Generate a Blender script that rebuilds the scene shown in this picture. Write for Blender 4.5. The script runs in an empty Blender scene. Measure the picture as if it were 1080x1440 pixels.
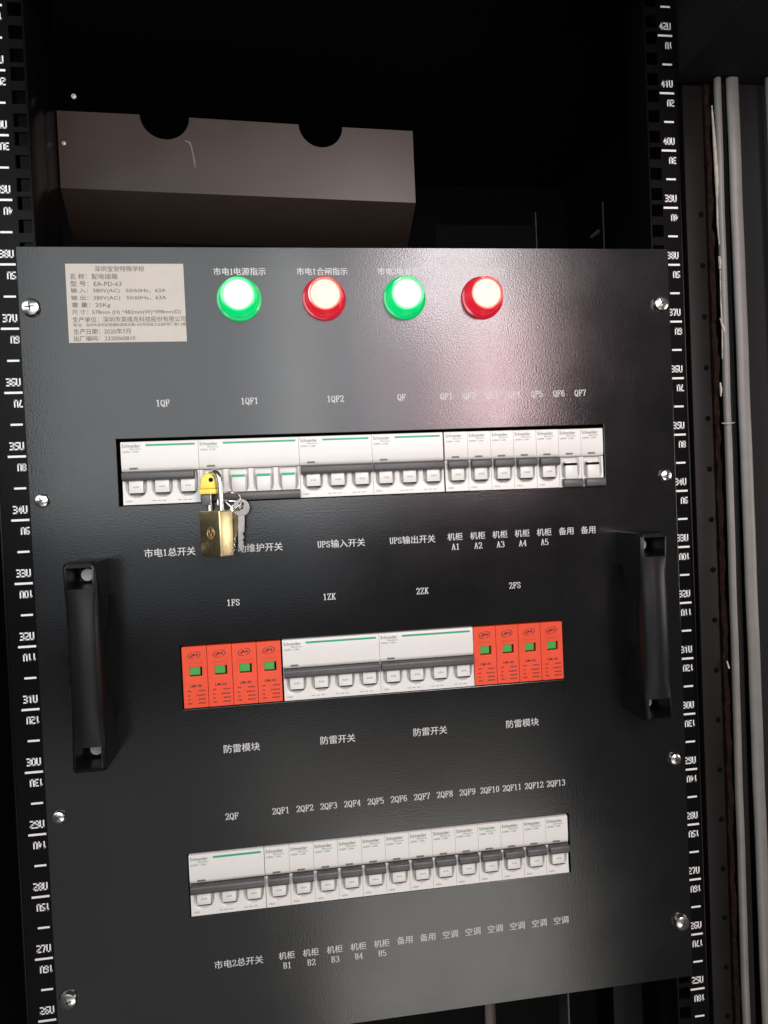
import bpy, bmesh, math, random, re
from math import radians, sin, cos, pi
from mathutils import Vector, Matrix, Euler

random.seed(7)
SC = bpy.context.scene
COL = SC.collection
MM = 0.001
Z0 = 1.40                       # height of the 31.5U mark above the floor, metres


def W(x, y, z):                 # millimetres (x right, y into the cabinet, z up from 31.5U) -> metres
    return Vector((x * MM, y * MM, Z0 + z * MM))


# ------------------------------------------------------------------ camera
cam_d = bpy.data.cameras.new("camera")
cam = bpy.data.objects.new("camera", cam_d)
COL.objects.link(cam)
Rc = Matrix(((0.990169906, 0.045450473, -0.132279292),
             (-0.133079903, 0.015052126, -0.991, ),
             (-0.043049925, 0.998853186, 0.020952707)))
Mx = Rc.to_4x4()
Mx.translation = W(-61.9, -524.7, 116.35)
cam.matrix_world = Mx
cam_d.sensor_fit = 'VERTICAL'
cam_d.sensor_height = 36.0
cam_d.lens = 25.0
cam_d.clip_start = 0.01
cam_d.clip_end = 100
SC.camera = cam

# ------------------------------------------------------------------ world and lamps
wd = bpy.data.worlds.new("World")
SC.world = wd
wd.use_nodes = True
bg = wd.node_tree.nodes["Background"]
bg.inputs[0].default_value = (0.85, 0.93, 1.0, 1)
bg.inputs[1].default_value = 0.06


def area(name, loc, target, sx, sz, radiance, color, spread=180):
    d = bpy.data.lights.new(name, 'AREA')
    d.shape = 'RECTANGLE'
    d.size = sx * MM
    d.size_y = sz * MM
    d.energy = radiance * pi * d.size * d.size_y
    d.color = color
    d.spread = radians(spread)
    o = bpy.data.objects.new(name, d)
    COL.objects.link(o)
    a, b = W(*loc), W(*target)
    o.location = a
    o.rotation_euler = (b - a).to_track_quat('-Z', 'Y').to_euler()
    return o




def window(name, x0, x1, z0, z1, radiance, color, y=-1500):
    """a rectangle of soft light standing upright in front of the cabinet"""
    return area(name, ((x0 + x1) / 2, y, (z0 + z1) / 2), ((x0 + x1) / 2 * .75, 0, (z0 + z1) / 2 * .75), x1 - x0, z1 - z0, radiance, color)


# a bright window up to the right, a broad pale wall on the left, a lit floor below
window("window_light", 325, 595, 640, 960, 26.0, (1.0, 0.95, 0.96))
window("window_low_light", 455, 655, 235, 690, 26.0, (1.0, 0.71, 0.73))
window("window_side_light", 190, 480, 200, 900, 6.5, (1.0, 0.82, 0.90), -1510)
window("cover_fill_light", 380, 720, 970, 1380, 4.2, (1.0, 0.74, 0.60))  # added lamp that brightens the right end of the cable cover
window("curtain_light", -75, 0, 110, 540, 4.2, (1.0, 0.97, 0.96), -690)
window("wall_light", -480, 130, 90, 600, 3.7, (0.93, 0.98, 1.0), -700)
window("wall_low_light", -470, 40, -60, 100, 0.75, (0.85, 0.92, 1.0), -710)
window("left_fill_light", -1500, -620, 250, 1000, 3.2, (0.95, 0.98, 1.0), -700)  # added fill from far left, lifts the left-hand breakers
area("side_light", (900, -315, 75), (-100, -20, 90), 330, 350, 5.5, (1.0, 0.97, 0.9))
window("floor_light", 0, 700, -1500, -860, 3.8, (1.0, 0.97, 0.90), -1480)
window("floor_far_light", -200, 680, -880, -520, 0.8, (1.0, 0.97, 0.90), -1490)
window("floor_left_light", -900, 20, -1500, -480, 0.5, (1.0, 0.98, 0.95), -1500)

SC.view_settings.view_transform = 'Standard'
SC.view_settings.look = 'None'
SC.view_settings.exposure = 0.0
SC.view_settings.gamma = 1.0
SC.view_settings.use_curve_mapping = False
SC.render.engine = 'CYCLES'
SC.cycles.max_bounces = 6
SC.cycles.use_denoising = True
SC.cycles.sample_clamp_indirect = 4.0

# ------------------------------------------------------------------ materials


def mat(name, color, rough=0.4, metal=0.0, spec=0.5, noise=0.0, nscale=60, bump=0.0, bscale=900,
        emit=None, estr=0.0, coat=0.0, rvar=0.0, alpha_col=None):
    m = bpy.data.materials.new(name)
    m.use_nodes = True
    nt = m.node_tree
    N, L = nt.nodes, nt.links
    p = N["Principled BSDF"]
    c = (*color, 1)
    p.inputs["Base Color"].default_value = c
    p.inputs["Roughness"].default_value = rough
    p.inputs["Metallic"].default_value = metal
    p.inputs["Specular IOR Level"].default_value = spec
    p.inputs["Coat Weight"].default_value = coat
    if emit:
        p.inputs["Emission Color"].default_value = (*emit, 1)
        p.inputs["Emission Strength"].default_value = estr
    if noise or bump or rvar:
        tc = N.new("ShaderNodeTexCoord")
    if noise:
        n = N.new("ShaderNodeTexNoise")
        n.inputs["Scale"].default_value = nscale
        n.inputs["Detail"].default_value = 5
        L.new(tc.outputs["Object"], n.inputs["Vector"])
        r = N.new("ShaderNodeValToRGB")
        r.color_ramp.elements[0].position = 0.3
        r.color_ramp.elements[1].position = 0.7
        r.color_ramp.elements[0].color = (*[v * (1 - noise) for v in color], 1)
        r.color_ramp.elements[1].color = (*[min(1, v * (1 + noise)) for v in color], 1)
        L.new(n.outputs["Fac"], r.inputs["Fac"])
        L.new(r.outputs["Color"], p.inputs["Base Color"])
    if rvar:
        n2 = N.new("ShaderNodeTexNoise")
        n2.inputs["Scale"].default_value = 9
        n2.inputs["Detail"].default_value = 6
        n2.inputs["Roughness"].default_value = 0.65
        L.new(tc.outputs["Object"], n2.inputs["Vector"])
        mr = N.new("ShaderNodeMapRange")
        mr.inputs["From Min"].default_value = 0.3
        mr.inputs["From Max"].default_value = 0.7
        mr.inputs["To Min"].default_value = rough - rvar
        mr.inputs["To Max"].default_value = rough + rvar
        L.new(n2.outputs["Fac"], mr.inputs["Value"])
        L.new(mr.outputs["Result"], p.inputs["Roughness"])
    if bump:
        n3 = N.new("ShaderNodeTexNoise")
        n3.inputs["Scale"].default_value = bscale
        n3.inputs["Detail"].default_value = 2
        L.new(tc.outputs["Object"], n3.inputs["Vector"])
        b = N.new("ShaderNodeBump")
        b.inputs["Strength"].default_value = bump
        b.inputs["Distance"].default_value = 0.0004
        L.new(n3.outputs["Fac"], b.inputs["Height"])
        L.new(b.outputs["Normal"], p.inputs["Normal"])
    return m


M_panel = mat("black_powder_paint", (0.005, 0.005, 0.0053), rough=0.175, rvar=0.05, bump=0.19, bscale=760)
M_rail = mat("black_rail_paint", (0.0025, 0.0025, 0.0027), rough=0.26, spec=0.09, bump=0.1, bscale=900)
M_frame = mat("brown_black_frame_paint", (0.0055, 0.0042, 0.004), rough=0.5, spec=0.15, noise=0.2, nscale=30, bump=0.1)
M_dark = mat("dark_interior_paint", (0.0045, 0.0045, 0.0045), rough=0.7, spec=0.2)
M_hole = mat("hole_black", (0.001, 0.001, 0.001), rough=0.9, spec=0.05)
M_cover = mat("grey_cover_paint", (0.030, 0.0210, 0.0160), rough=0.34, spec=0.36, rvar=0.06, noise=0.08, nscale=25, bump=0.1, bscale=700)
M_white = mat("white_breaker_plastic", (0.55, 0.539, 0.508), rough=0.36, noise=0.015, nscale=120)
M_tab = mat("white_toggle_plastic", (0.57, 0.56, 0.532), rough=0.3)
M_toggle = mat("grey_toggle_plastic", (0.060, 0.058, 0.056), rough=0.45, noise=0.1, nscale=300)
M_slot = mat("slot_grey", (0.10, 0.10, 0.095), rough=0.5)
M_recess = mat("recess_grey", (0.06, 0.06, 0.06), rough=0.4, metal=.6)
M_gap = mat("gap_black", (0.004, 0.004, 0.004), rough=0.8, spec=0.1)
M_green = mat("green_print", (0.012, 0.27, 0.13), rough=0.45)
M_print = mat("dark_grey_print", (0.075, 0.085, 0.085), rough=0.5)
M_ink = mat("white_ink", (0.46, 0.46, 0.45), rough=0.55)
M_scale_ink = mat("white_scale_ink", (0.60, 0.60, 0.58), rough=0.5)
M_red = mat("orange_red_plastic", (0.60, 0.053, 0.0155), rough=0.42, noise=0.03, nscale=150)
M_redprint = mat("black_print_on_red", (0.07, 0.012, 0.01), rough=0.5)
M_redprint2 = mat("faint_print_on_red", (0.42, 0.05, 0.02), rough=0.5)
M_gwin = mat("green_flag_plastic", (0.045, 0.27, 0.05), rough=0.35)
M_brass = mat("worn_brass", (0.72, 0.58, 0.32), rough=0.34, metal=1.0, noise=0.15, nscale=200, bump=0.15, bscale=1500)
M_brassdk = mat("engraved_brass", (0.62, 0.50, 0.28), rough=0.5, metal=1.0)
M_yellow = mat("yellow_lockout_plastic", (0.76, 0.53, 0.055), rough=0.4, noise=0.08, nscale=200)
M_chrome = mat("chromed_steel", (0.62, 0.61, 0.58), rough=0.24, metal=1.0)
M_steel = mat("nickel_steel", (0.55, 0.54, 0.52), rough=0.28, metal=1.0, noise=0.15, nscale=400)
M_bolt = mat("zinc_bolt", (0.45, 0.45, 0.45), rough=0.5, metal=0.3)
M_handle = mat("black_handle_plastic", (0.004, 0.004, 0.004), rough=0.36, spec=0.30, bump=0.1, bscale=900)
M_plate = mat("silver_label_foil", (0.36, 0.332, 0.285), rough=0.5, noise=0.03, nscale=80)
M_plateink = mat("label_black_ink", (0.045, 0.042, 0.04), rough=0.6)
M_strip = mat("grey_door_seal", (0.125, 0.121, 0.111), rough=0.45, noise=0.1, nscale=60)
M_foam = mat("brown_foam", (0.008, 0.0036, 0.0024), rough=0.9, spec=0.1, noise=0.6, nscale=250, bump=0.6, bscale=600)
M_foamtear = mat("torn_foam_edge", (0.33, 0.29, 0.25), rough=0.9, noise=0.3, nscale=200)
M_scratch = mat("bare_scratch", (0.13, 0.12, 0.11), rough=0.6)
M_scuff = mat("scuffed_paint", (0.045, 0.042, 0.04), rough=0.6)


def lampmats(kind, rim, disc):
    a = mat(kind + "_lamp_lens", tuple(0.25 * v for v in rim), rough=0.12, coat=0.6, emit=rim, estr=1.15)
    d = mat(kind + "_lamp_glow_edge", (0.03, 0.03, 0.03), rough=0.25, emit=tuple(.42 * a_ + .5 * b_ for a_, b_ in zip(disc, rim)), estr=1.0)
    b = mat(kind + "_lamp_glow", (0.03, 0.03, 0.03), rough=0.4, emit=disc, estr=1.0)
    c = mat(kind + "_lamp_bezel", tuple(0.3 * v for v in rim), rough=0.18, coat=0.5, emit=tuple(0.62 * v for v in rim), estr=1.0)
    return a, b, c, d


LM_G = lampmats("green", (0.0, 0.62, 0.16), (0.93, 2.4, 1.05))
LM_R = lampmats("red", (0.60, 0.012, 0.030), (3.2, 1.1, 0.66))

# ------------------------------------------------------------------ mesh builder (millimetres)


class MB:
    def __init__(s):
        s.bm = bmesh.new()

    def add(s, vs, fs, m=0, smooth=True):
        bv = [s.bm.verts.new(v) for v in vs]
        out = []
        for f in fs:
            try:
                q = s.bm.faces.new([bv[i] for i in f])
                q.material_index = m
                q.smooth = smooth
                out.append(q)
            except ValueError:
                pass
        return bv, out

    def box(s, x0, x1, y0, y1, z0, z1, m=0, bev=0.0, seg=2):
        vs = [(x, y, z) for x in (x0, x1) for y in (y0, y1) for z in (z0, z1)]
        fs = [(0, 1, 3, 2), (4, 6, 7, 5), (0, 4, 5, 1), (2, 3, 7, 6), (0, 2, 6, 4), (1, 5, 7, 3)]
        bv, bf = s.add(vs, fs, m)
        if bev:
            es = {e for f in bf for e in f.edges}
            bmesh.ops.bevel(s.bm, geom=list(es), offset=bev, segments=seg, profile=0.5, affect='EDGES', material=m)
        return s

    def prism(s, poly, a0, a1, axis='x', m=0, bev=0.0, seg=2):
        n = len(poly)

        def pt(a, p):
            return {'x': (a, p[0], p[1]), 'y': (p[0], a, p[1]), 'z': (p[0], p[1], a)}[axis]
        vs = [pt(a0, p) for p in poly] + [pt(a1, p) for p in poly]
        fs = [tuple(range(n)), tuple(range(2 * n - 1, n - 1, -1))]
        for i in range(n):
            j = (i + 1) % n
            fs.append((i, i + n, j + n, j))
        bv, bf = s.add(vs, fs, m)
        bmesh.ops.recalc_face_normals(s.bm, faces=bf)
        if bev:
            es = [e for e in {e for f in bf for e in f.edges} if e.calc_face_angle(0) > radians(25)]
            bmesh.ops.bevel(s.bm, geom=es, offset=bev, segments=seg, profile=0.5, affect='EDGES', material=m)
        return s

    def lathe(s, prof, c=(0, 0, 0), n=40, m=0, sx=1.0, sz=1.0):
        """profile of (radius, y) pairs turned about the y axis through c"""
        vs, fs, rings = [], [], []
        for r, y in prof:
            if r < 1e-6:
                rings.append([len(vs)])
                vs.append((c[0], c[1] + y, c[2]))
            else:
                rings.append(list(range(len(vs), len(vs) + n)))
                vs += [(c[0] + r * sx * cos(2 * pi * k / n), c[1] + y, c[2] + r * sz * sin(2 * pi * k / n)) for k in range(n)]
        for A, B in zip(rings, rings[1:]):
            for k in range(n):
                l = (k + 1) % n
                if len(A) == 1 and len(B) == 1:
                    continue
                if len(A) == 1:
                    fs.append((A[0], B[k], B[l]))
                elif len(B) == 1:
                    fs.append((A[l], A[k], B[0]))
                else:
                    fs.append((A[k], B[k], B[l], A[l]))
        bv, bf = s.add(vs, fs, m)
        bmesh.ops.recalc_face_normals(s.bm, faces=bf)
        return s

    def tube(s, pts, r, n=10, m=0, closed=False):
        pts = [Vector(p) for p in pts]
        k = len(pts)
        vs, fs = [], []
        up = None
        for i, p in enumerate(pts):
            a = pts[(i - 1) % k] if (closed or i > 0) else p
            b = pts[(i + 1) % k] if (closed or i < k - 1) else p
            t = (b - a).normalized()
            if up is None:
                up = t.orthogonal().normalized()
            up = (up - t * up.dot(t)).normalized()
            w = t.cross(up)
            rr = r[i] if isinstance(r, (list, tuple)) else r
            vs += [tuple(p + (up * cos(2 * pi * j / n) + w * sin(2 * pi * j / n)) * rr) for j in range(n)]
        for i in range(k if closed else k - 1):
            i2 = (i + 1) % k
            for j in range(n):
                j2 = (j + 1) % n
                fs.append((i * n + j, i * n + j2, i2 * n + j2, i2 * n + j))
        if not closed:
            fs += [tuple(range(n)), tuple(range(k * n - 1, (k - 1) * n - 1, -1))]
        bv, bf = s.add(vs, fs, m)
        bmesh.ops.recalc_face_normals(s.bm, faces=bf)
        return s

    def grid(s, x0, x1, nx, z0, z1, nz, hy, m=0):
        vs = [(x0 + (x1 - x0) * i / nx, 0, z0 + (z1 - z0) * j / nz) for j in range(nz + 1) for i in range(nx + 1)]
        vs = [(v[0], hy(v[0], v[2]), v[2]) for v in vs]
        fs = []
        for j in range(nz):
            for i in range(nx):
                a = j * (nx + 1) + i
                fs.append((a, a + 1, a + nx + 2, a + nx + 1))
        if z1 < z0:
            fs = [f[::-1] for f in fs]
        s.add(vs, fs, m)
        return s

    def rect(s, x0, x1, z0, z1, y, m=0):
        s.add([(x0, y, z0), (x1, y, z0), (x1, y, z1), (x0, y, z1)], [(0, 1, 2, 3)], m, False)
        return s

    def xform(s, mtx, start=0):
        s.bm.verts.ensure_lookup_table()
        for v in s.bm.verts[start:]:
            v.co = mtx @ v.co
        return s

    def build(s, name, mats, parent=None, angle=35):
        for v in s.bm.verts:
            v.co *= MM
        me = bpy.data.meshes.new(name)
        s.bm.to_mesh(me)
        s.bm.free()
        for m_ in (mats if isinstance(mats, (list, tuple)) else [mats]):
            me.materials.append(m_)
        me.set_sharp_from_angle(angle=radians(angle))
        o = bpy.data.objects.new(name, me)
        COL.objects.link(o)
        if parent:
            o.parent = parent
        return o


def thing(name, loc, label, cat, group=None, rot=(0, 0, 0)):
    o = bpy.data.objects.new(name, None)
    o.empty_display_size = 0.01
    COL.objects.link(o)
    o.location = W(*loc)
    o.rotation_euler = rot
    o["label"] = label
    o["category"] = cat
    if group:
        o["group"] = group
    return o


def copy_tree(o, parent=None):
    c = o.copy()
    COL.objects.link(c)
    if parent:
        c.parent = parent
    for ch in list(o.children):
        copy_tree(ch, c)
    return c


# ------------------------------------------------------------------ lettering
_tc = {}


def glyphs(s, bold=0.0):
    key = (s, bold)
    if key not in _tc:
        cu = bpy.data.curves.new("lettering_source", 'FONT')
        cu.body = s
        cu.size = 1.0
        cu.resolution_u = 2
        cu.offset = bold
        o = bpy.data.objects.new("lettering_source", cu)
        COL.objects.link(o)
        dg = bpy.context.evaluated_depsgraph_get()
        me = o.evaluated_get(dg).to_mesh()
        vs = [(v.co.x, v.co.y) for v in me.vertices]
        fs = [tuple(p.vertices) for p in me.polygons]
        bpy.data.objects.remove(o)
        bpy.data.curves.remove(cu)
        x0, x1 = min(v[0] for v in vs), max(v[0] for v in vs)
        y0, y1 = min(v[1] for v in vs), max(v[1] for v in vs)
        _tc[key] = ([(v[0] - x0, v[1] - y0) for v in vs], fs, x1 - x0, y1 - y0)
    return _tc[key]


def write(mb, s, x, z, y, w=None, h=None, align='c', m=0, bold=0.0, flip=False):
    """print s on the plane y, its box w wide and h high, anchored at x, centred on z"""
    vs, fs, gw, gh = glyphs(s, bold)
    if w is None:
        w = h * gw / gh
    if h is None:
        h = w * gh / gw
    sx, sz = w / gw, h / gh
    xo = {'c': x - w / 2, 'l': x, 'r': x - w}[align]
    pts = []
    for a, b in vs:
        px, pz = xo + a * sx, z - h / 2 + b * sz
        if flip:
            px, pz = 2 * (xo + w / 2) - px, 2 * z - pz
        pts.append((px, y, pz))
    mb.add(pts, fs, m, False)


SEG = {'0': [(0, 0, 1, 0), (1, 0, 1, 2), (1, 2, 0, 2), (0, 2, 0, 0)], '1': [(.55, 0, .55, 2), (.55, 2, .25, 1.7)],
       '2': [(0, 2, 1, 2), (1, 2, 1, 1), (1, 1, 0, .75), (0, .75, 0, 0), (0, 0, 1, 0)],
       '3': [(0, 2, 1, 2), (1, 2, 1, 0), (1, 0, 0, 0), (.25, 1, 1, 1)],
       '4': [(.75, 0, .75, 2), (.75, 2, 0, .6), (0, .6, 1.1, .6)],
       '5': [(1, 2, 0, 2), (0, 2, 0, 1.1), (0, 1.1, 1, 1.1), (1, 1.1, 1, 0), (1, 0, 0, 0)],
       '6': [(1, 2, 0, 2), (0, 2, 0, 0), (0, 0, 1, 0), (1, 0, 1, 1), (1, 1, 0, 1)],
       '7': [(0, 2, 1, 2), (1, 2, .4, 0)],
       '8': [(0, 0, 1, 0), (1, 0, 1, 2), (1, 2, 0, 2), (0, 2, 0, 0), (0, 1, 1, 1)],
       '9': [(0, 0, 1, 0), (1, 0, 1, 2), (1, 2, 0, 2), (0, 2, 0, 1), (0, 1, 1, 1)],
       'U': [(0, 2, 0, 0), (0, 0, 1, 0), (1, 0, 1, 2)]}


def stroke_text(mb, s, x, z, y, cw, ch, adv, t, align='c', flip=False, m=0):
    n = len(s)
    tot = (n - 1) * adv + cw
    x0 = {'c': x - tot / 2, 'l': x, 'r': x - tot}[align]
    for i, c in enumerate(s):
        for a, b, a2, b2 in SEG[c]:
            p = Vector((x0 + i * adv + a * cw, z - ch / 2 + b * ch / 2))
            q = Vector((x0 + i * adv + a2 * cw, z - ch / 2 + b2 * ch / 2))
            if flip:
                cx = x0 + tot / 2
                p = Vector((2 * cx - p.x, 2 * z - p.y))
                q = Vector((2 * cx - q.x, 2 * z - q.y))
            d = (q - p).normalized()
            nrm = Vector((-d.y, d.x)) * t / 2
            e = d * t * 0.45
            pts = [p - e - nrm, q + e - nrm, q + e + nrm, p - e + nrm]
            mb.add([(v.x, y, v.y) for v in pts], [(0, 1, 2, 3)], m, False)


def smooth(a, b, x):
    t = max(0.0, min(1.0, (x - a) / (b - a)))
    return t * t * (3 - 2 * t)


SERIF = {
    '1': [[(.5, 0), (.5, 1), (.22, .84)], [(.2, 0), (.8, 0)]],
    '2': [[(.1, .74), (.15, .9), (.4, 1), (.7, .97), (.86, .8), (.8, .6), (.1, 0), (.9, 0), (.94, .18)]],
    '3': [[(.12, .84), (.3, .98), (.6, .98), (.82, .85), (.8, .65), (.6, .54), (.38, .53)], [(.6, .54), (.86, .42), (.9, .2), (.7, .02), (.35, 0), (.1, .14)]],
    '4': [[(.68, 0), (.68, 1), (.08, .32), (.95, .32)], [(.45, 0), (.9, 0)]],
    '5': [[(.86, 1), (.2, 1), (.15, .52), (.45, .62), (.75, .55), (.9, .32), (.75, .06), (.4, 0), (.1, .12)]],
    '6': [[(.85, .88), (.6, 1), (.3, .9), (.1, .5), (.15, .15), (.45, 0), (.8, .1), (.9, .32), (.75, .55), (.45, .6), (.15, .42)]],
    '7': [[(.1, .82), (.1, 1), (.92, 1), (.5, .4), (.42, 0)]],
    '8': [[(.5, .53), (.2, .66), (.15, .85), (.4, 1), (.65, 1), (.85, .85), (.8, .66), (.5, .53), (.15, .35), (.1, .15), (.4, 0), (.65, 0), (.9, .15), (.85, .38), (.5, .53)]],
    'Q': [[(.5, 1), (.2, .9), (.06, .6), (.06, .4), (.2, .1), (.5, 0), (.8, .1), (.94, .4), (.94, .6), (.8, .9), (.5, 1)], [(.42, .22), (.6, .16), (.8, -.14), (1, -.12)]],
    '0': [[(.5, 1), (.22, .88), (.12, .5), (.22, .12), (.5, 0), (.78, .12), (.88, .5), (.78, .88), (.5, 1)]],
    'F': [[(.25, 0), (.25, 1)], [(.05, 1), (.9, 1), (.95, .75)], [(.25, .52), (.7, .52)], [(.7, .64), (.7, .4)], [(.05, 0), (.5, 0)]],
    'Z': [[(.1, .8), (.12, 1), (.86, 1), (.1, 0), (.92, 0), (.95, .2)]],
    'K': [[(.22, 0), (.22, 1)], [(.05, 0), (.42, 0)], [(.05, 1), (.42, 1)], [(.85, 1), (.25, .42)], [(.42, .58), (.88, 0)], [(.7, 0), (1, 0)], [(.65, 1), (1, 1)]],
    'S': [[(.85, .74), (.8, .92), (.5, 1), (.2, .92), (.12, .72), (.3, .57), (.7, .45), (.9, .25), (.75, .05), (.45, 0), (.15, .08), (.1, .28)]],
    'A': [[(.12, 0), (.5, 1), (.88, 0)], [(.25, .35), (.75, .35)], [(0, 0), (.28, 0)], [(.7, 0), (1, 0)]],
    'B': [[(.2, 0), (.2, 1)], [(.05, 1), (.6, 1), (.85, .85), (.8, .62), (.55, .53), (.2, .53)], [(.55, .53), (.9, .38), (.9, .15), (.6, 0), (.05, 0)]],
    'P': [[(.22, 0), (.22, 1)], [(.05, 1), (.65, 1), (.9, .85), (.88, .62), (.6, .48), (.22, .48)], [(.05, 0), (.45, 0)]],
    'U': [[(.2, 1), (.2, .25), (.3, .05), (.55, 0), (.78, .08), (.85, .3), (.85, 1)], [(.02, 1), (.38, 1)], [(.68, 1), (1, 1)]],
}
SERIF['9'] = [[(1 - a, 1 - b) for a, b in p] for p in SERIF['6']]


def serif_text(mb, s, x, z, y, pitch, h, m=0):
    """roman capitals with thick stems and thin serifs, centred on (x, z)"""
    cw = pitch * .84
    x0 = x - pitch * len(s) / 2 + pitch * .08
    k = 0
    for i, c in enumerate(s):
        for line in SERIF[c]:
            P = [Vector((x0 + i * pitch + a * cw, z - h / 2 + b * h)) for a, b in line]
            for p, q in zip(P, P[1:]):
                d = (q - p).normalized()
                t = .30 + .36 * abs(d.y)
                nrm = Vector((-d.y, d.x)) * t / 2
                e = d * .16
                k += 1
                yy = y - .004 * (k % 9)
                mb.add([(v.x, yy, v.y) for v in (p - e - nrm, q + e - nrm, q + e + nrm, p - e + nrm)], [(0, 1, 2, 3)], m, False)


U = 44.45


def uz(u):
    return (u - 31.5) * U


# ================================================================== SERVER RACK
rack = thing("server_rack", (0, 0, 0), "tall black server rack whose numbered rails carry the switch panel", "server rack")
rack.location = W(0, 0, 0)

# back and side sheets and roof of the cabinet
MB().box(-420, 420, 620, 624, -1300, 620).build("back_panel", M_dark, rack)
MB().box(-424, -420, -20, 620, -1300, 620).build("side_panel", M_dark, rack)
MB().box(420, 424, -20, 620, -1300, 620).build("side_panel", M_dark, rack)
MB().box(-424, 424, -60, 624, 620, 640).build("roof_panel", M_dark, rack)


def rail(x0, x1, hx, lx, side):
    """numbered mounting rail: front face with square cage-nut holes and an inner flange"""
    mb = MB()
    # face: vertical strips around a column of square holes
    a, b = hx - 4.7, hx + 4.7
    zb, zt = -620, 560
    mb.box(x0, a, 2, 4, zb, zt)
    mb.box(b, x1, 2, 4, zb, zt)
    z = zb
    zs = []
    for u in range(18, 45):
        for off in (6.35, 22.2, 38.1):
            zs.append(uz(u) + off + 4.2)
    zs = [q for q in zs if zb + 8 < q < zt - 8]
    prev = zb
    for q in sorted(zs):
        mb.box(a, b, 2, 4, prev, q - 4.7)
        prev = q + 4.7
    mb.box(a, b, 2, 4, prev, zt)
    # returns: outer lip towards the viewer's side and inner flange running back
    if side < 0:
        mb.box(x0 - 1.6, x0, 1.2, 26, zb, zt, bev=0.7)
        mb.box(x1, x1 + 1.6, 1.6, 34, zb, zt, bev=0.6)
    else:
        mb.box(x1, x1 + 1.6, 1.2, 26, zb, zt, bev=0.7)
        mb.box(x0 - 1.6, x0, 1.6, 34, zb, zt, bev=0.6)
    r = mb.build("mounting_rail", M_rail, rack)
    lt = MB()
    for u in range(22, 44):
        z = uz(u)
        lt.rect(lx - 6, lx + 6, z - 0.75, z + 0.75, 1.85)
        lt.rect(lx - 3, lx + 5, z + U / 2 - 0.7, z + U / 2 + 0.7, 1.85)
        stroke_text(lt, "%dU" % u, lx + 4.6, z + 7.3, 1.85, 2.2, 4.6, 3.25, 0.95, 'r')
        stroke_text(lt, "%dU" % (43 - u) if u < 43 else "0U", lx + 5.4, z - 7.6, 1.85, 2.0, 4.4, 3.0, 0.9, 'r', flip=True)
    lt.build("scale_lettering", M_scale_ink, r)
    return r


rail(-260.4, -229.8, -234.3, -248.2, -1)
rail(229.8, 253.0, 234.3, 245.6, 1)

# rear mounting uprights seen above and below the panel on the left
mb = MB()
mb.box(-240, -238, 60, 100, -620, 560, bev=0.5)
mb.box(-268, -238, 100, 102, -620, 560)
mb.build("inner_upright", M_rail, rack)
mb = MB()
for k in range(26):
    mb.box(-244.5, -243.6, 98, 99.5, 250 + k * 12.0, 250 + k * 12.0 + 7)
mb.build("perforated_flange", M_scuff, rack)

# right hand front post with its row of round holes
mb = MB()
mb.box(261, 278.2, 6, 40, -620, 432, bev=1.2)
post = mb.build("front_post", M_frame, rack)
for k in range(24):
    mb = MB()
    mb.lathe([(0, 5.2), (2.2, 5.2), (2.6, 6.6)], (273.6, 0.6, 330 - k * 40.5), 20)
    mb.build("round_hole", M_hole, post)

# torn foam, the two pale seals, and the outer door edge
mb = MB()
rr = random.Random(3)
n = 150
vs, fs = [], []
for i in range(n + 1):
    z = 432 - i * (1052 / n)
    w0 = 279.4 + rr.uniform(-.5, .5)
    w1 = 283.4 + rr.uniform(-.7, .7)
    yy = 5 + rr.uniform(-1, 1)
    vs += [(w0, 12, z), (w0, yy, z), (w1, yy + rr.uniform(-.8, .8), z), (w1, 12, z)]
for i in range(n):
    for j in range(3):
        a = i * 4 + j
        fs.append((a, a + 1, a + 5, a + 4))
mb.add(vs, fs)
mb.build("foam_strip", M_foam, rack)
pts = [(284.5, 4, 415), (284.8, 3.5, 400), (285.3, 3, 380), (286, 3, 355), (286.5, 4, 340), (286.2, 4, 322), (286.4, 3, 305)]
for path, rad in ((pts, [.5, .9, 1.3, 1.5, .9, .8, .5]),
                  ([(286, 3, 296), (286.8, 3, 291), (286.1, 3, 286)], [.9, 1.5, .6]),
                  ([(286.5, 3, 285), (286.3, 3.4, 262), (286.6, 3, 240), (286.2, 3.5, 215)], [.45, .5, .7, .5]),
                  ([(284.5, 2.4, 247), (286.5, 2.0, 240), (288, 2.3, 236), (288.3, 2.6, 231)], [.4, 1.0, 1.2, .4]),
                  ([(283.2, 3, 196), (283.5, 2.6, 190), (283.3, 3, 185)], [.5, 1.0, .4]),
                  ([(282.8, 2.3, 163.6), (286.0, .2, 163.0), (293, .6, 163.6)], [.35, .9, .3]),
                  ([(281, 3, -27), (282.4, 2.6, -33)], [.5, .7])):
    MB().tube(path, rad, 7).build("foam_tear", M_foamtear, rack)


def seal(x0, x1, x0b, x1b, zt, zb, y, nm="door_seal"):
    mb = MB()
    prof = [(0, 3.2), (0, 2.2), (.1, .8), (.3, 0), (.7, 0), (.9, .8), (1, 2.2), (1, 3.2)]
    rows = 50
    vs, fs = [], []
    for i in range(rows + 1):
        t = i / rows
        a, b = x0 + (x0b - x0) * t, x1 + (x1b - x1) * t
        wob = 0.35 * sin(i * 0.9) * (1 if i % 7 else 0.4)
        for u_, d in prof:
            vs.append((a + (b - a) * u_ + wob * .35, y + d + 0.15 * sin(i * 1.7), zt + (zb - zt) * t))
    k = len(prof)
    for i in range(rows):
        for j in range(k - 1):
            a = i * k + j
            fs.append((a, a + k, a + k + 1, a + 1))
    mb.add(vs, fs)
    return mb.build(nm, M_strip, rack, angle=60)


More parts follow.
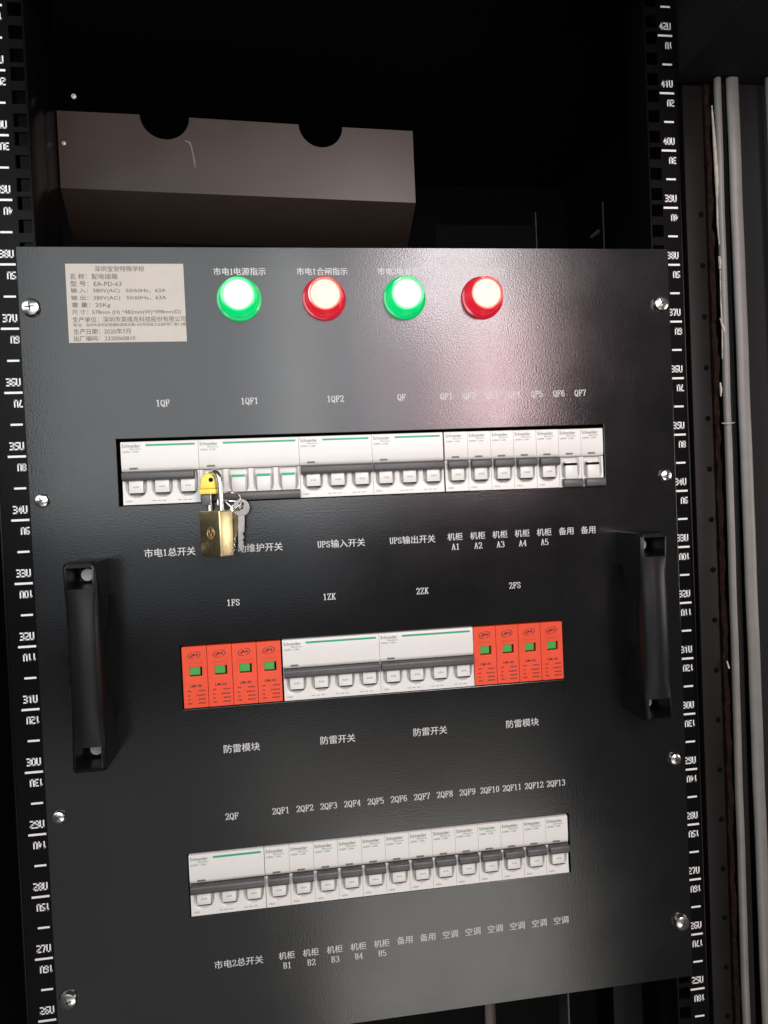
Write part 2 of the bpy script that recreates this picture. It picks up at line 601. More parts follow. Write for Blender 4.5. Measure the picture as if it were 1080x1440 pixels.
seal(286.8, 292.0, 284.0, 290.6, 436, -620, 1)
seal(296.6, 306.6, 303.2, 313.4, 436, -620, 0)
seal(329.0, 334, 338.0, 343, 436, -620, -2)
MB().box(292, 300, 9, 40, -620, 436).build("seal_channel", M_dark, rack)
MB().box(310, 420, 10, 40, -620, 436).build("door_frame", M_dark, rack)
# top cross beam above the posts; right piece lengthened forward out of view for shade
MB().box(256, 420, -170, 40, 437, 620, bev=2).build("top_beam", M_dark, rack)
MB().box(-420, 256, -38, -2, 500, 620, bev=2).build("top_beam", M_dark, rack)


def pan_screw(mb, x, y, z, r, h, ang=0.0):
    """round head with a cross recess"""
    k = mb
    k.lathe([(r * 1.02, 0), (r, -h * .35), (r * .86, -h * .75), (r * .55, -h * .97), (0, -h)], (x, y, z), 28)
    c, s_ = cos(ang), sin(ang)
    for (a, b) in ((c, s_), (-s_, c)):
        px, pz = -b, a
        L_, t = r * .5, r * .08
        pts = []
        for (u_, v_) in ((-L_, -t), (L_, -t), (L_, t), (-L_, t)):
            pts.append((x + a * u_ + px * v_, y - h - .06, z + b * u_ + pz * v_))
        k.add(pts, [(0, 1, 2, 3)], 1, False)


for i, (x, y, z, r) in enumerate(((311.5, -39, 506, 2.2), (-212.8, 60, 437.6, 1.9))):
    mb = MB()
    pan_screw(mb, 0, 0, 0, r, 1.4, .5)
    o = mb.build("screw", [M_bolt, M_gap], rack)
    o.location = (x * MM, y * MM, z * MM)

# uprights and sheets glimpsed behind and below the panel
MB().box(84.5, 94, 60, 72, -620, -285, bev=.6).build("rear_brace", M_cover, rack)
MB().box(157.8, 159.2, 58, 80, -620, -285).build("rear_brace", M_scuff, rack)
MB().box(205, 232, 70, 72, -620, -285).build("rear_brace", M_dark, rack)
MB().box(70, 156, 62, 64, 300, 342, bev=.4).build("rear_plate", M_hole, rack)
MB().box(156.3, 157.2, 60, 66, 302, 352).build("rear_plate", M_frame, rack)
mb = MB()
mb.box(216.6, 217.8, 60, 61.5, 320, 362)
mb.box(217.8, 224, 60, 61.5, 320, 321.2)
mb.tube([(205, 60, 331), (212, 58, 336)], [1.6, 2.2], 8)
mb.build("corner_bracket", M_frame, rack)

# ================================================================== CABLE COVER
cover = thing("cable_cover", (-237.5, 100, 384), "bent grey metal cable cover with two half round notches, above the switch panel", "cable cover",
              rot=(0, 0, math.atan2(21, 303.5)))
mb = MB()
Lc = 304.2


def notch(cx, r, n=18):
    return [(cx - r * cos(pi * k / n), 65 - r * sin(pi * k / n) * 0.98) for k in range(n + 1)]


top = [(0, 64)] + notch(86, 20.2) + notch(219.5, 19.4) + [(Lc, 65.5)]
outline = top + [(Lc, 0), (0, 0)]
mb.prism(outline, 0, 1.6, 'y', bev=0.25, seg=1)
mb.prism([(0.2, -0.1), (1.8, -0.1), (42, -26.5), (42, -28.2), (41, -28.2)], 0, Lc, 'x')
mb.prism([(1.7, 63), (40, 63), (42, -26), (1.7, 0)], 0.1, 1.5, 'x')
mb.prism([(1.7, 63), (40, 63), (42, -26), (1.7, 0)], Lc - 1.5, Lc - .1, 'x')
face = mb.build("cover_sheet", M_cover, cover)
mb = MB()
mb.tube([(102, -.3, 45), (106, -.4, 43), (107.5, -.3, 38), (109, -.3, 28), (109.5, -.2, 22)], [.5, .9, .6, .9, .3], 6)
mb.build("paint_scuff", M_scratch, cover)
mb = MB()
pan_screw(mb, 4.5, 0, 37, 1.7, 1.2, .3)
mb.build("screw", [M_bolt, M_gap], cover)

# ================================================================== POWER PANEL
panel = thing("distribution_panel", (0, 0, 0), "black rack mounted power distribution panel with printed labels and a pull handle at each side", "electrical panel")
X0, X1, ZB, ZT = -240.9, 240.9, -276.4, 300.8
CUT = [(-180.9, 182.6, 117.9, 165.4), (-143.9, 142.4, -30.6, 15.8), (-146.0, 142.6, -181.6, -135.4)]
xs = sorted({X0, X1} | {c[0] for c in CUT} | {c[1] for c in CUT})
zs = sorted({ZB, ZT} | {c[2] for c in CUT} | {c[3] for c in CUT})
bm = bmesh.new()
gv = {}
for x in xs:
    for z in zs:
        gv[(x, z)] = bm.verts.new((x, 0, z))
for i in range(len(xs) - 1):
    for j in range(len(zs) - 1):
        cx, cz = (xs[i] + xs[i + 1]) / 2, (zs[j] + zs[j + 1]) / 2
        if any(c[0] < cx < c[1] and c[2] < cz < c[3] for c in CUT):
            continue
        bm.faces.new([gv[(xs[i], zs[j])], gv[(xs[i + 1], zs[j])], gv[(xs[i + 1], zs[j + 1])], gv[(xs[i], zs[j + 1])]])
ret = bmesh.ops.extrude_face_region(bm, geom=bm.faces[:])
for v in [g for g in ret["geom"] if isinstance(g, bmesh.types.BMVert)]:
    v.co.y += 1.9
bmesh.ops.recalc_face_normals(bm, faces=bm.faces[:])
es = [e for e in bm.edges if e.calc_face_angle(0) > 1.0]
bmesh.ops.bevel(bm, geom=es, offset=0.35, segments=2, profile=0.5, affect='EDGES')
mb = MB()
mb.bm.free()
mb.bm = bm
plate = mb.build("face_plate", M_panel, panel)
plate.data.shade_flat()
# chassis behind the plate, dark, so the cut-outs do not open onto nothing
mb = MB()
mb.box(-215, 215, 70, 72, -268, 292)
mb.box(-215, 215, 2.2, 70, 290.5, 292)
mb.box(-215, 215, 2.2, 70, -268, -266.5)
mb.build("chassis", M_dark, panel)

PAPER = -0.12


def lettering(s, x, z, w=None, h=None, bold=0.012, m=M_ink):
    mb = MB()
    write(mb, s, x, z, PAPER, w, h, bold=bold)
    return mb.build("lettering", m, panel)


def latin(s, x, z, pitch=3.2, h=4.4):
    mb = MB()
    serif_text(mb, s, x, z, PAPER, pitch, h)
    return mb.build("lettering", M_ink, panel)


def han(s, x, z, w):
    """Chinese caption, with its roman letters and digits set half as wide"""
    mb = MB()
    runs = re.findall(r"[0-9A-Z]+|[^0-9A-Z]+", s)
    em = w / sum(len(r) * (.5 if r[0] < '~' else 1) for r in runs)
    px = x - w / 2
    for r in runs:
        rw = len(r) * em * (.5 if r[0] < '~' else 1)
        if r[0] < '~':
            serif_text(mb, r, px + rw / 2, z - .1, PAPER, em * .5, em * .68)
        else:
            write(mb, r, px + rw / 2, z, PAPER, rw - .08 * em)
            write(mb, r, px + rw / 2 + .13, z + .03, PAPER - .012, rw - .08 * em)
        px += rw
    return mb.build("lettering", M_ink, panel)


# lamp captions
for s, x in (("市电1电源指示", -89.3), ("市电1合闸指示", -29.9), ("市电2电源指示", 29.7), ("市电2合闸指示", 90.6)):
    han(s, x, 283.3, 37.5)
# upper breaker row, marks above and captions below
for s, x in (("1QF", -147.5), ("1QF1", -86.5), ("1QF2", -24.3), ("QF", 25.0), ("QF1", 59.3), ("QF2", 76.8), ("QF3", 94.4), ("QF4", 112.0),
             ("QF5", 129.9), ("QF6", 147.5), ("QF7", 164.7)):
    latin(s, x, 190.1)
for s, x, w in (("市电1总开关", -147.7, 36.0), ("手动维护开关", -87.2, 39.5), ("UPS输入开关", -24.7, 35.5), ("UPS输出开关", 28.7, 35.0)):
    han(s, x, 83.6, w)
for k in range(5):
    x = 61.3 + 17.5 * k
    han("机柜", x, 84.2, 12.2)
    latin("A%d" % (k + 1), x + .3, 76.6)
han("备用", 149.0, 84.2, 12.2)
han("备用", 166.8, 84.2, 12.2)
# middle row
for s, x in (("1FS", -104.9), ("1ZK", -35.3), ("2ZK", 34.6), ("2FS", 106.5)):
    latin(s, x, 44.7)
for s, x in (("防雷模块", -103.8), ("防雷开关", -33.7), ("防雷开关", 36.1), ("防雷模块", 108.2)):
    han(s, x, -61.5, 26.3)
# lower row
latin("2QF", -113.2, -111.0)
for k in range(13):
    latin("2QF%d" % (k + 1), -77.8 + 17.58 * k, -110.5, 3.2 if k < 9 else 3.05)
han("市电2总开关", -113.2, -218.9, 35.5)
for k in range(5):
    x = -78.5 + 17.7 * k
    han("机柜", x, -218.3, 12.2)
    latin("B%d" % (k + 1), x + .2, -225.8)
for k in range(8):
    han("备用" if k < 2 else "空调", 9.8 + 17.6 * k, -218.0, 12.2)

# rating plate
np_ = MB().box(-209.0, -128.6, -0.22, 0.02, 233.6, 288.8, bev=0.06, seg=1).build("nameplate", M_plate, panel)
mb = MB()
PY = -0.34
pl, pt = -206.2, 285.2
write(mb, "深圳宝安特殊学校", -172.5, pt, PY, h=4.0)
rows = [("名 称：配电插箱", 32), ("型 号：EA-PD-63", 34.5), ("输 入：380V(AC)   50/60Hz，63A", 64.5), ("输 出：380V(AC)   50/60Hz，63A", 64.5),
        ("重 量：25Kg", 26), ("尺 寸：578mm (H) *482mm(W)*498mm(D)", 74), ("生产单位：深圳市英维克科技股份有限公司", 77)]
for i, (s, w) in enumerate(rows):
    write(mb, s, pl + .25 * i * .3, pt - 5.35 - 5.02 * i, PY, w=w, h=3.9, align='l')
write(mb, "地 址：深圳市龙华区观澜街道观光路1303号鸿信工业园9号厂房1-3楼", pl + .6, 246.0, PY, w=77, h=2.3, align='l')
write(mb, "生产日期：2020年7月", pl + .6, 241.4, PY, w=38.5, h=3.9, align='l')
write(mb, "出厂编码：2320060810", pl + .6, 236.6, PY, w=41.5, h=3.7, align='l')
mb.build("plate_lettering", M_plateink, np_)

# screws through the plate into the rails
for (x, u, r, h, a) in ((-232.6, 37.31, 6.4, 4.6, .1), (-232.2, 34.29, 4.9, 3.6, .35), (-232.3, 29.27, 4.8, 3.6, .8), (-232.4, 26.33, 6.5, 4.6, .3),
                        (232.6, 37.30, 6.2, 4.6, .6), (231.8, 34.29, 4.8, 3.6, .2), (231.4, 29.24, 4.9, 3.6, .5), (232.0, 26.30, 6.3, 4.6, .9)):
    mb = MB()
    pan_screw(mb, 0, 0, 0, r, h, a)
    o = mb.build("screw", [M_chrome, M_recess], panel)
    o.location = (x * MM, -.05 * MM, uz(u) * MM)


# handles
def handle(xc):
    zt, zb, w = 82.5, -57.0, 10.2
    n = 10
    outer = [(0, zt), (-35, zt), (-38.5, zt - 1.2), (-40, zt - 4)]
    outer += [(-40 - 1.6 * sin(pi * k / n), zt - 20 + (zb - zt + 40) * k / n) for k in range(n + 1)]
    outer += [(-40, zb + 4), (-38.5, zb + 1.2), (-35, zb), (0, zb)]
    inner = [(0, zb + 26), (-10, zb + 27)]
    inner += [(-28 + 18 * cos(a) ** 1, zb + 27 + 22 * sin(a)) for a in [radians(q) for q in (15, 35, 55, 75, 90)]]
    inner += [(-28 + 18 * cos(a), zt - 27 - 22 * sin(a)) for a in [radians(q) for q in (90, 75, 55, 35, 15)]]
    inner += [(-10, zt - 27), (0, zt - 26)]
    mb = MB()
    loop = outer + inner
    zm = (zt + zb) / 2
    st = 12
    vs, fs = [], []
    nl = len(loop)
    for i in range(st + 1):
        u_ = -1 + 2 * i / st
        e_ = max(0.0, abs(u_) - .82) / .18
        for (y_, z_) in loop:
            grip = 1 - smooth(40, 56, abs(z_ - zm))
            round_ = (3.6 * u_ * u_ * grip + 1.2 * e_ * e_) * (1 if y_ < -34 else 0)
            dz = (1 if z_ > zm else -1) * -.9 * e_ * e_ * (1 if abs(z_ - zm) > 68 else 0)
            vs.append((w * u_, y_ + round_, z_ + dz))
    for i in range(st):
        for j in range(nl):
            j2 = (j + 1) % nl
            fs.append((i * nl + j, i * nl + j2, (i + 1) * nl + j2, (i + 1) * nl + j))
    fs += [tuple(range(nl)), tuple(range((st + 1) * nl - 1, st * nl - 1, -1))]
    bv, bf = mb.add(vs, fs)
    bmesh.ops.recalc_face_normals(mb.bm, faces=bf)
    h = mb.build("handle", M_handle, panel, angle=40)
    h.location = (xc * MM, -.02 * MM, 0)
    # fixing pits in both ends, cut out of the solid
    for z0, z1, sgn in ((zt - 3.6, zt - 18.0, 1), (zb + 3.6, zb + 18.0, -1)):
        q = MB()
        fr = [(-8.3, -43, z0), (8.3, -43, z0), (8.3, -43, z1), (-8.3, -43, z1)]
        bk = [(-6.4, -15, z0 - sgn * 1.0), (6.4, -15, z0 - sgn * 1.0), (6.4, -15, z1 + sgn * 2.8), (-6.4, -15, z1 + sgn * 2.8)]
        bv, bf = q.add(fr + bk, [(0, 1, 2, 3), (7, 6, 5, 4), (0, 4, 5, 1), (1, 5, 6, 2), (2, 6, 7, 3), (3, 7, 4, 0)], 0, False)
        bmesh.ops.recalc_face_normals(q.bm, faces=bf)
        c = q.build("pit_cutter", M_handle)
        c.location = Vector((xc * MM, 0, Z0))
        c.parent = None
        bpy.context.view_layer.update()
        md = h.modifiers.new("pit", 'BOOLEAN')
        md.object = c
        md.operation = 'DIFFERENCE'
        md.solver = 'EXACT'
        dg = bpy.context.evaluated_depsgraph_get()
        me = bpy.data.meshes.new_from_object(h.evaluated_get(dg))
        h.modifiers.clear()
        h.data = me
        bpy.data.objects.remove(c)
        b = MB()
        zc = (z0 + z1) / 2 + sgn * .6
        b.lathe([(6.0, -15.1), (6.0, -16.2), (4.9, -16.3)], (0, 0, zc), 24, 1)
        b.lathe([(4.5, -15.2), (4.5, -19.5), (4.0, -20.3), (0, -20.5)], (0, 0, zc), 28, 0)
        b.build("bolt", [M_bolt, M_gap], h)
    h.data.set_sharp_from_angle(angle=radians(40))
    return h


handle(-199.3)
handle(199.6)

# ================================================================== INDICATOR LAMPS


def indicator(x, mats, label, idx):
    t = thing("indicator_lamp", (x, 0, 263.2), label, "indicator lamp", "indicator lamps along the top of the panel")
    lens, glow, bez, edge = mats
    mb = MB()
    mb.lathe([(16.0, -.02), (16.0, -1.3), (15.6, -2.2), (14.2, -2.6), (13.3, -2.2), (12.4, -2.0)], n=56)
    mb.build("bezel", bez, t)
    mb = MB()
    mb.lathe([(13.2, -2.1), (13.2, -5.2), (12.8, -5.8), (12.8, -12.4), (12.5, -13.5), (11.9, -14.0), (11.3, -13.9), (11.0, -13.4)], n=56)
    mb.build("lens", lens, t)
    mb = MB()
    mb.lathe([(10.0, -13.7), (6, -13.9), (0, -14.0)], n=56)
    mb.lathe([(11.05, -13.3), (10.6, -13.55), (10.0, -13.7)], n=56, m=1)
    mb.build("glow_disc", [glow, edge], t)
    return t


indicator(-90.4, LM_G, "lit green indicator lamp nearest the silver rating plate, below the caption 市电1电源指示", 0)
indicator(-29.3, LM_R, "lit red indicator lamp between the two green lamps, below the caption 市电1合闸指示", 1)
indicator(30.2, LM_G, "lit green indicator lamp between the two red lamps, below the caption 市电2电源指示", 2)
indicator(89.6, LM_R, "lit red indicator lamp in the bright reflection, farthest from the silver rating plate", 3)

# ================================================================== BREAKERS
PITCH = 17.9
HT = 44.4


def pole_height(u, v):
    """front surface of the lower half of one pole: u across, v downwards from the label face"""
    base = 0.9 - 0.5 * smooth(14, 23, v)
    cx, hw, hh, rad = 9.2, 7.1, 18.0, 6.0
    qx = abs(u - cx) - (hw - rad)
    qz = (v) - (hh - rad)
    d = math.hypot(max(qx, 0), max(qz, 0)) - rad if (qx > 0 or qz > 0) else max(qx, qz) - rad
    depth = 3.6 * (1 - smooth(-1.6, 0.4, d))
    rib = -0.5 * smooth(16.6, 17.1, u)
    return base + depth + rib * 0


def breaker(npole, on, tone, pitch=PITCH, short=0.0):
    """one moulded breaker; local origin at its upper left front corner, z downwards"""
    t = thing("circuit_breaker", (0, 0, 0), "", "circuit breaker")
    Wd = npole * pitch - .22
    mb = MB()
    # upper label block with a slightly bowed face
    prof = [(48, 0), (0.7, 0), (0.15, -.25), (0, -.8), (-.25, -8), (-.3, -13), (0, -18.5), (.5, -20.6), (1.6, -21.3), (6, -21.3), (6, -22), (48, -22)]
    mb.prism(prof, 0, Wd, 'x')
    nx = 30
    for k in range(npole):
        mb.grid(k * pitch + (0 if k else 0), min((k + 1) * pitch, Wd), nx, -21.6, -HT, 30, lambda x, z, k=k: pole_height(x - k * pitch, -21.6 - z))
    # sides and underside
    mb.box(0, .05, 1.5, 48, -HT, -21.5)
    mb.box(Wd - .05, Wd, 1.5, 48, -HT, -21.5)
    mb.box(0, Wd, .45, 48, -HT - .3, -HT + .02)
    # moulded seam on multipole housings
    mb.build("body", M_white, t, angle=50)
    pr = MB()
    write(pr, "Schneider", .9, -2.95, -.32, w=12.6, h=2.5, align='l', m=0)
    write(pr, "Electric", 6.4, -5.25, -.38, w=7.6, h=1.15, align='l', m=1)
    write(pr, "iC65N", 1.1, -7.2, -.42, w=5.0, h=1.25, align='l', m=0)
    write(pr, "C 63A", 7.6, -7.2, -.42, w=4.4, h=1.25, align='l', m=0)
    write(pr, "CE32", 1.6, -HT + 2.2, .3, w=4.4, h=1.15, align='l', m=0)
    for k in range(npole):
        if k:
            for j in range(3):
                pr.rect(k * pitch + 2 + j * 3.6, k * pitch + 4.4 + j * 3.6, -HT + 1.9, -HT + 2.25, .3)
    pr.build("lettering", [M_print, M_green], t)
    if npole > 1:
        MB().box(17.2, Wd - 2.2, -.42, 0.2, -3.35, -2.05).build("green_stripe", M_green, t)
    MB().box(5.4, 11.0, -.36, 1, -19.6, -18.4, bev=.12, seg=1).build("indicator_slot", M_slot, t)
    # toggle
    mb = MB()
    if on:
        prof = [(4, -21.5), (-2.6, -21.4), (-3.9, -21.9), (-4.4, -23.0), (-4.3, -26.0), (-3.6, -27.2), (-2.0, -27.8), (4, -27.8)]
    else:
        prof = [(4, -38.4), (-2.4, -38.3), (-3.7, -38.9), (-4.2, -40.2), (-4.1, -43.0), (-3.4, -44.5), (-1.8, -44.9), (.2, -44.9), (.2, -43), (4, -43)]
    a = .5 if npole > 1 else 1.9
    mb.prism(prof, a, Wd - .35 - short, 'x', bev=.35, seg=2)
    mb.build("toggle", M_toggle, t)
    for k in range(npole):
        x = k * pitch
        mb = MB()
        if on:
            mb.box(x + 4.5, x + 14.3, -.55, 4, -36.6, -25.5, bev=.35, seg=2)
            mb.box(x + 5.2, x + 14.4, -.2, 3, -37.25, -36.75, m=1)  # black box paints the shadow gap below the tab
            write(mb, "63A", x + 9.6, -32.2, -.60, w=4.2, h=1.5, m=2)
        else:
            mb.box(x + 4.5, x + 14.1, -.55, 4, -38.6, -25.2, bev=.35, seg=2)
            mb.box(x + 4.3, x + 13.9, -.72, 3, -27.9 if tone == 'g' else -28.1, -25.9 if tone == 'g' else -26.2, m=3 if tone == 'g' else 1)
        mb.build("pole_tab", [M_tab, M_gap, M_slot, M_green], t)
    return t


def put(b, x, z, label, group, y=-1.0):
    b.location = W(x, y, z)
    b["label"] = label
    b["group"] = group


G1, G2, G3 = "breakers in the upper row", "breakers between the surge protectors", "breakers in the lower row"
three = breaker(3, True, 'w')
four_on = breaker(4, True, 'w')
four_off = breaker(4, False, 'g')
one_on = breaker(1, True, 'w')
one_off = breaker(1, False, 'k')
first = breaker(3, True, 'w', short=3.0)

x = -177.8
ZR1 = 163.2
put(first, x, ZR1, "white three pole breaker under the mark 1QF, on the handle side of the padlocked breaker", G1)
put(four_off, x + 3 * PITCH, ZR1, "wide four pole breaker with green flags, switched off and padlocked, under the mark 1QF1", G1)
put(three, x + 7 * PITCH, ZR1, "white three pole breaker under the mark 1QF2, above the caption UPS输入开关", G1)
b = copy_tree(three)
put(b, x + 10 * PITCH, ZR1, "white three pole breaker under the mark QF, above the caption UPS输出开关", G1)
for k in range(5):
    b = one_on if k == 0 else copy_tree(one_on)
    put(b, x + (13 + k) * PITCH + 1.0, ZR1 - .1 * k, "narrow single pole breaker switched on, above the caption 机柜 A%d" % (k + 1), G1)
for k in range(2):
    b = one_off if k == 0 else copy_tree(one_off)
    put(b, x + (18 + k) * PITCH + 1.0, ZR1 - .6, "narrow single pole breaker switched off, under the mark QF%d" % (6 + k), G1)

# middle row
ZR2 = 14.9
put(four_on, -71.3, ZR2, "wide four pole breaker under the mark 1ZK in the middle row", G2)
b = copy_tree(four_on)
put(b, -71.3 + 4 * PITCH, ZR2, "wide four pole breaker under the mark 2ZK in the middle row", G2)


def spd(label, x):
    t = thing("surge_protector", (x, -1.6, ZR2), label, "surge protector", "orange surge protector modules")
    return t


def spd_parts(t):
    w, h = 17.25, 44.2
    fx = [0, 4.9, 13.6, w]
    fz = [0, -14.9, -21.6, -h]
    mb = MB()
    for i in range(3):
        for j in range(3):
            if i == 1 and j == 1:
                continue
            mb.add([(fx[i], 0, fz[j]), (fx[i + 1], 0, fz[j]), (fx[i + 1], 0, fz[j + 1]), (fx[i], 0, fz[j + 1])], [(3, 2, 1, 0)], 0)
    a, b, c, d = fx[1], fx[2], fz[1], fz[2]
    D = 3.2
    mb.add([(a, 0, c), (b, 0, c), (b, 0, d), (a, 0, d), (a, D, c), (b, D, c), (b, D, d), (a, D, d)],
           [(0, 1, 5, 4), (1, 2, 6, 5), (2, 3, 7, 6), (3, 0, 4, 7)], 0)
    mb.add([(0, 0, 0), (w, 0, 0), (w, 0, -h), (0, 0, -h), (0, 45, 0), (w, 45, 0), (w, 45, -h), (0, 45, -h)],
           [(0, 4, 5, 1), (1, 5, 6, 2), (2, 6, 7, 3), (3, 7, 4, 0)], 0)
    bmesh.ops.remove_doubles(mb.bm, verts=mb.bm.verts[:], dist=.001)
    bmesh.ops.recalc_face_normals(mb.bm, faces=mb.bm.faces[:])
    es = [e for e in mb.bm.edges if len(e.link_faces) == 2 and e.calc_face_angle(0) > 1.0]
    bmesh.ops.bevel(mb.bm, geom=es, offset=.3, segments=2, profile=.5, affect='EDGES')
    mb.build("body", M_red, t)
    MB().box(a + .02, b - 1.3, 1.0, 3.3, d + .9, c - .02, bev=.2, seg=1).build("status_flag", M_gwin, t)
    p = MB()
    n = 40
    for k in range(n):
        if k in (9, 10, 29, 30):
            continue
        q = []
        for (kk, rr_) in ((k, 1.0), (k + 1, 1.0), (k + 1, .86), (k, .86)):
            an = 2 * pi * kk / n
            ex, ez = 4.6 * rr_ * cos(an), 2.7 * rr_ * sin(an)
            q.append((8.6 + ex * .98 - ez * .15, -.12, -6.3 + ez * .98 + ex * .18))
        p.add(q, [(0, 1, 2, 3)], 0, False)
    for s0, s1 in (((-2.4, -1.0), (-.4, 1.3)), ((-.4, 1.3), (.2, -.9)), ((-1.9, -.1), (2.6, .5)), ((1.7, 1.4), (2.3, -.9)), ((-3.0, -.7), (-1.2, -.9))):
        p0 = Vector((8.6 + s0[0], -6.3 + s0[1]))
        p1 = Vector((8.6 + s1[0], -6.3 + s1[1]))
        dd = (p1 - p0).normalized()
        nn = Vector((-dd.y, dd.x)) * .3
        p.add([(v.x, -.13, v.y) for v in (p0 - nn, p1 - nn, p1 + nn, p0 + nn)], [(0, 1, 2, 3)], 0, False)
    write(p, "LM-40", 8.9, -28.4, -.12, w=8.4, h=1.9, bold=0.02)
    rw = random.Random(5)
    for z in (-12.1,):
        xx = 3.6
        while xx < 13.5:
            l = rw.uniform(.7, 1.3)
            p.rect(xx, xx + l, z - .55, z + .55, -.12, 1)
            xx += l + .45
    for z in (-32.0, -35.3, -38.2, -41.0):
        for (x0, x1) in ((3.0, 3.0 + rw.uniform(1.6, 3.8)), (10.0 + rw.uniform(-1.2, .6), 15.4)):
            xx = x0
            while xx < x1:
                l = rw.uniform(.5, 1.1)
                p.rect(xx, min(xx + l, x1), z - .5, z + .5, -.12, 2)
                xx += l + .38
    p.build("lettering", [M_redprint, M_redprint2, M_redprint], t)


ords = ("first", "second", "third", "fourth")
proto = None
for grp, x00, side in (("1FS", -142.7, "nearest the handle"), ("2FS", 72.0, "beside breaker 2ZK")):
    for k in range(4):
        if grp == "1FS":
            lab = ("outermost orange surge protector module under the mark 1FS, touching no breaker",
                   "orange surge protector module under 1FS, second in from the panel's handle",
                   "orange surge protector module under 1FS, next but one to breaker 1ZK",
                   "orange surge protector module under 1FS that touches the breaker 1ZK")[k]
        else:
            lab = ("orange surge protector module under 2FS that touches the breaker 2ZK",
                   "orange surge protector module under 2FS, next but one to breaker 2ZK",
                   "orange surge protector module under 2FS, second in from its free end",
                   "outermost orange surge protector module under the mark 2FS, touching no breaker")[k]
        if proto is None:
            t = spd(lab, x00)
            spd_parts(t)
            proto = t
        else:
            t = copy_tree(proto)
            t.location = W(x00 + 17.62 * k, -1.6, ZR2)
            t["label"] = lab

# lower row
ZR3 = -136.2
b = copy_tree(three)
put(b, -145.0, ZR3, "white three pole breaker under the mark 2QF in the lower row", G3)
caps = ["机柜 B%d" % (k + 1) for k in range(5)] + ["备用"] * 2 + ["空调"] * 6
for k in range(13):
    b = copy_tree(one_on)
    put(b, -91.1 + 17.85 * k, ZR3 - .05, "narrow single pole breaker with toggle up, under the mark 2QF%d" % (k + 1), G3)

# ================================================================== LOCKOUT CLIP, PADLOCK, KEYS
clip = thing("lockout_clip", (-117.2, -9, 124.0), "yellow plastic lockout clip clamped on the padlocked breaker", "lockout clip")
mb = MB()
n = 14
arch = [(-5.6, 3.4)] + [(-5.3 * cos(pi * k / n), 6.2 + 8.2 * sin(pi * k / n)) for k in range(n + 1)] + [(5.6, 3.4)]
mb.prism(arch, -6.5, 6.5, 'y', bev=.9, seg=3)
mb.box(-6.0, 6.0, -7.0, 7.0, -.3, 3.3, bev=.7)
mb.build("clip_body", M_yellow, clip)
mb = MB()
mb.lathe([(0, -6.62), (1.3, -6.62), (1.6, -6.5)], (2.2, 0, 9.6), 20, 0)
mb.build("shackle_hole", M_gap, clip)
MB().box(-4.8, 0.6, -5, 5, -8, -.4, bev=.4).build("clamp_jaw", M_toggle, clip)

a = radians(-50)
pad = thing("padlock", (-112.8, -15.5, 80.0), "small worn brass padlock hanging by its steel shackle from the yellow clip", "padlock", rot=(0, 0, a))
mb = MB()
mb.box(-12.2, 12.2, -5.6, 5.6, 0, 32.0, bev=.9, seg=3)
mb.build("body", M_brass, pad)
mb = MB()
sp = [(-7.0, 0, 30), (-7.0, 0, 48)]
sp += [(-7.0 * cos(pi * k / 12), 0, 52 + 7.0 * sin(pi * k / 12)) for k in range(13)]
sp += [(7.0, 0, 46), (7.0, 0, 30)]
mb.tube(sp, 2.0, 14)
mb.build("shackle", M_chrome, pad)
mb = MB()
mb.lathe([(4.4, -5.62), (4.4, -5.86), (3.9, -5.86), (3.9, -5.62)], (1, 0, 16.5), 36)
mb.lathe([(2.2, -5.62), (2.2, -5.84), (1.7, -5.84), (1.7, -5.62)], (1, 0, 18.0), 24)
mb.box(-1.4, 3.4, -5.84, -5.6, 13.4, 14.2)
mb.box(.6, 1.4, -5.84, -5.6, 12.6, 16.0)
mb.build("emblem", M_brassdk, pad)

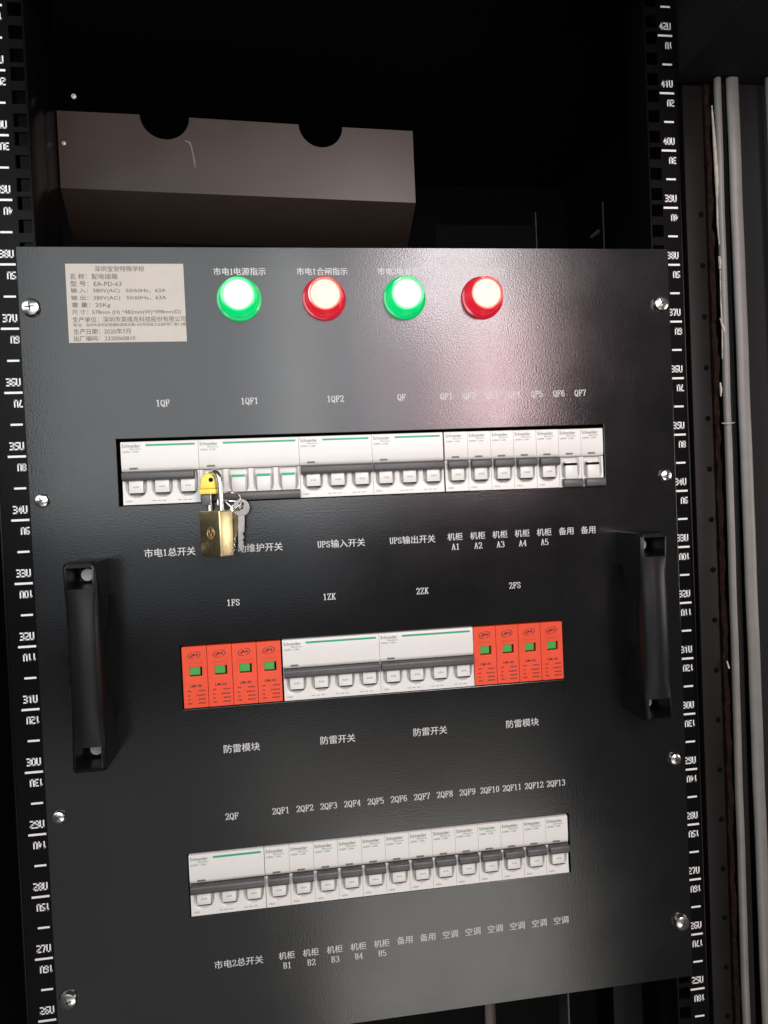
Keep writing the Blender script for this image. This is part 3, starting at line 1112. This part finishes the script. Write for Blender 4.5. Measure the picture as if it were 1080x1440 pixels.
# keys hang on a split ring round the shackle
ring = thing("key_ring", (-103.0, -17, 117.5), "thin silver split ring looped through the padlock shackle", "key ring")
mb = MB()
R = Euler((radians(70), radians(-18), radians(20))).to_matrix()
R2 = Euler((radians(20), radians(25), radians(-10))).to_matrix()
mb.tube([R2 @ Vector((3.0 + 7.0 * cos(2 * pi * j / 30), 5.2 * sin(2 * pi * j / 30), 1.2 * sin(2 * pi * j / 15))) for j in range(30)], .6, 8, closed=True)
for k in range(2):
    mb.tube([R @ Vector((8.2 * cos(2 * pi * j / 36), 7.0 * sin(2 * pi * j / 36), .9 * k + .25 * sin(j))) for j in range(36)], .7, 8, closed=True)
mb.build("ring", M_chrome, ring)


def key(loc, rot, label):
    t = thing("key", loc, label, "key", "keys on the padlock ring", rot)
    mb = MB()
    n = 28
    o_ = [(5.8 * cos(2 * pi * k / n), -6.2 + 6.0 * sin(2 * pi * k / n)) for k in range(n)]
    i_ = [(2.0 * cos(2 * pi * k / n), -3.6 + 1.6 * sin(2 * pi * k / n)) for k in range(n)]
    vs = [(p[0], y, p[1]) for y in (-.9, .9) for p in o_ + i_]
    fs = []
    for k in range(n):
        l = (k + 1) % n
        fs.append((k, l, n + l, n + k))
        fs.append((2 * n + l, 2 * n + k, 3 * n + k, 3 * n + l))
        fs.append((l, k, 2 * n + k, 2 * n + l))
        fs.append((n + k, n + l, 3 * n + l, 3 * n + k))
    bv, bf = mb.add(vs, fs)
    bmesh.ops.recalc_face_normals(mb.bm, faces=bf)
    mb.build("bow", M_chrome, t)
    bl = [(-2.3, -12.0), (-2.3, -34), (-1, -36.5), (.6, -36), (1.6, -34), (.8, -32.5), (1.9, -31), (1.0, -29), (2.1, -27), (.9, -25), (2.2, -22.5), (2.3, -12.0)]
    q = MB()
    q.prism(bl, -.75, .75, 'y', bev=.15, seg=1)
    q.build("blade", M_steel, t)
    return t


key((-94.8, -15.5, 119.5), (radians(4), radians(2), radians(10)), "silver key with its bow facing out, hanging on the padlock ring")
key((-97.2, -11.5, 116.5), (radians(-6), radians(7), radians(-30)), "darker key hanging behind the padlock, half hidden by the other key")
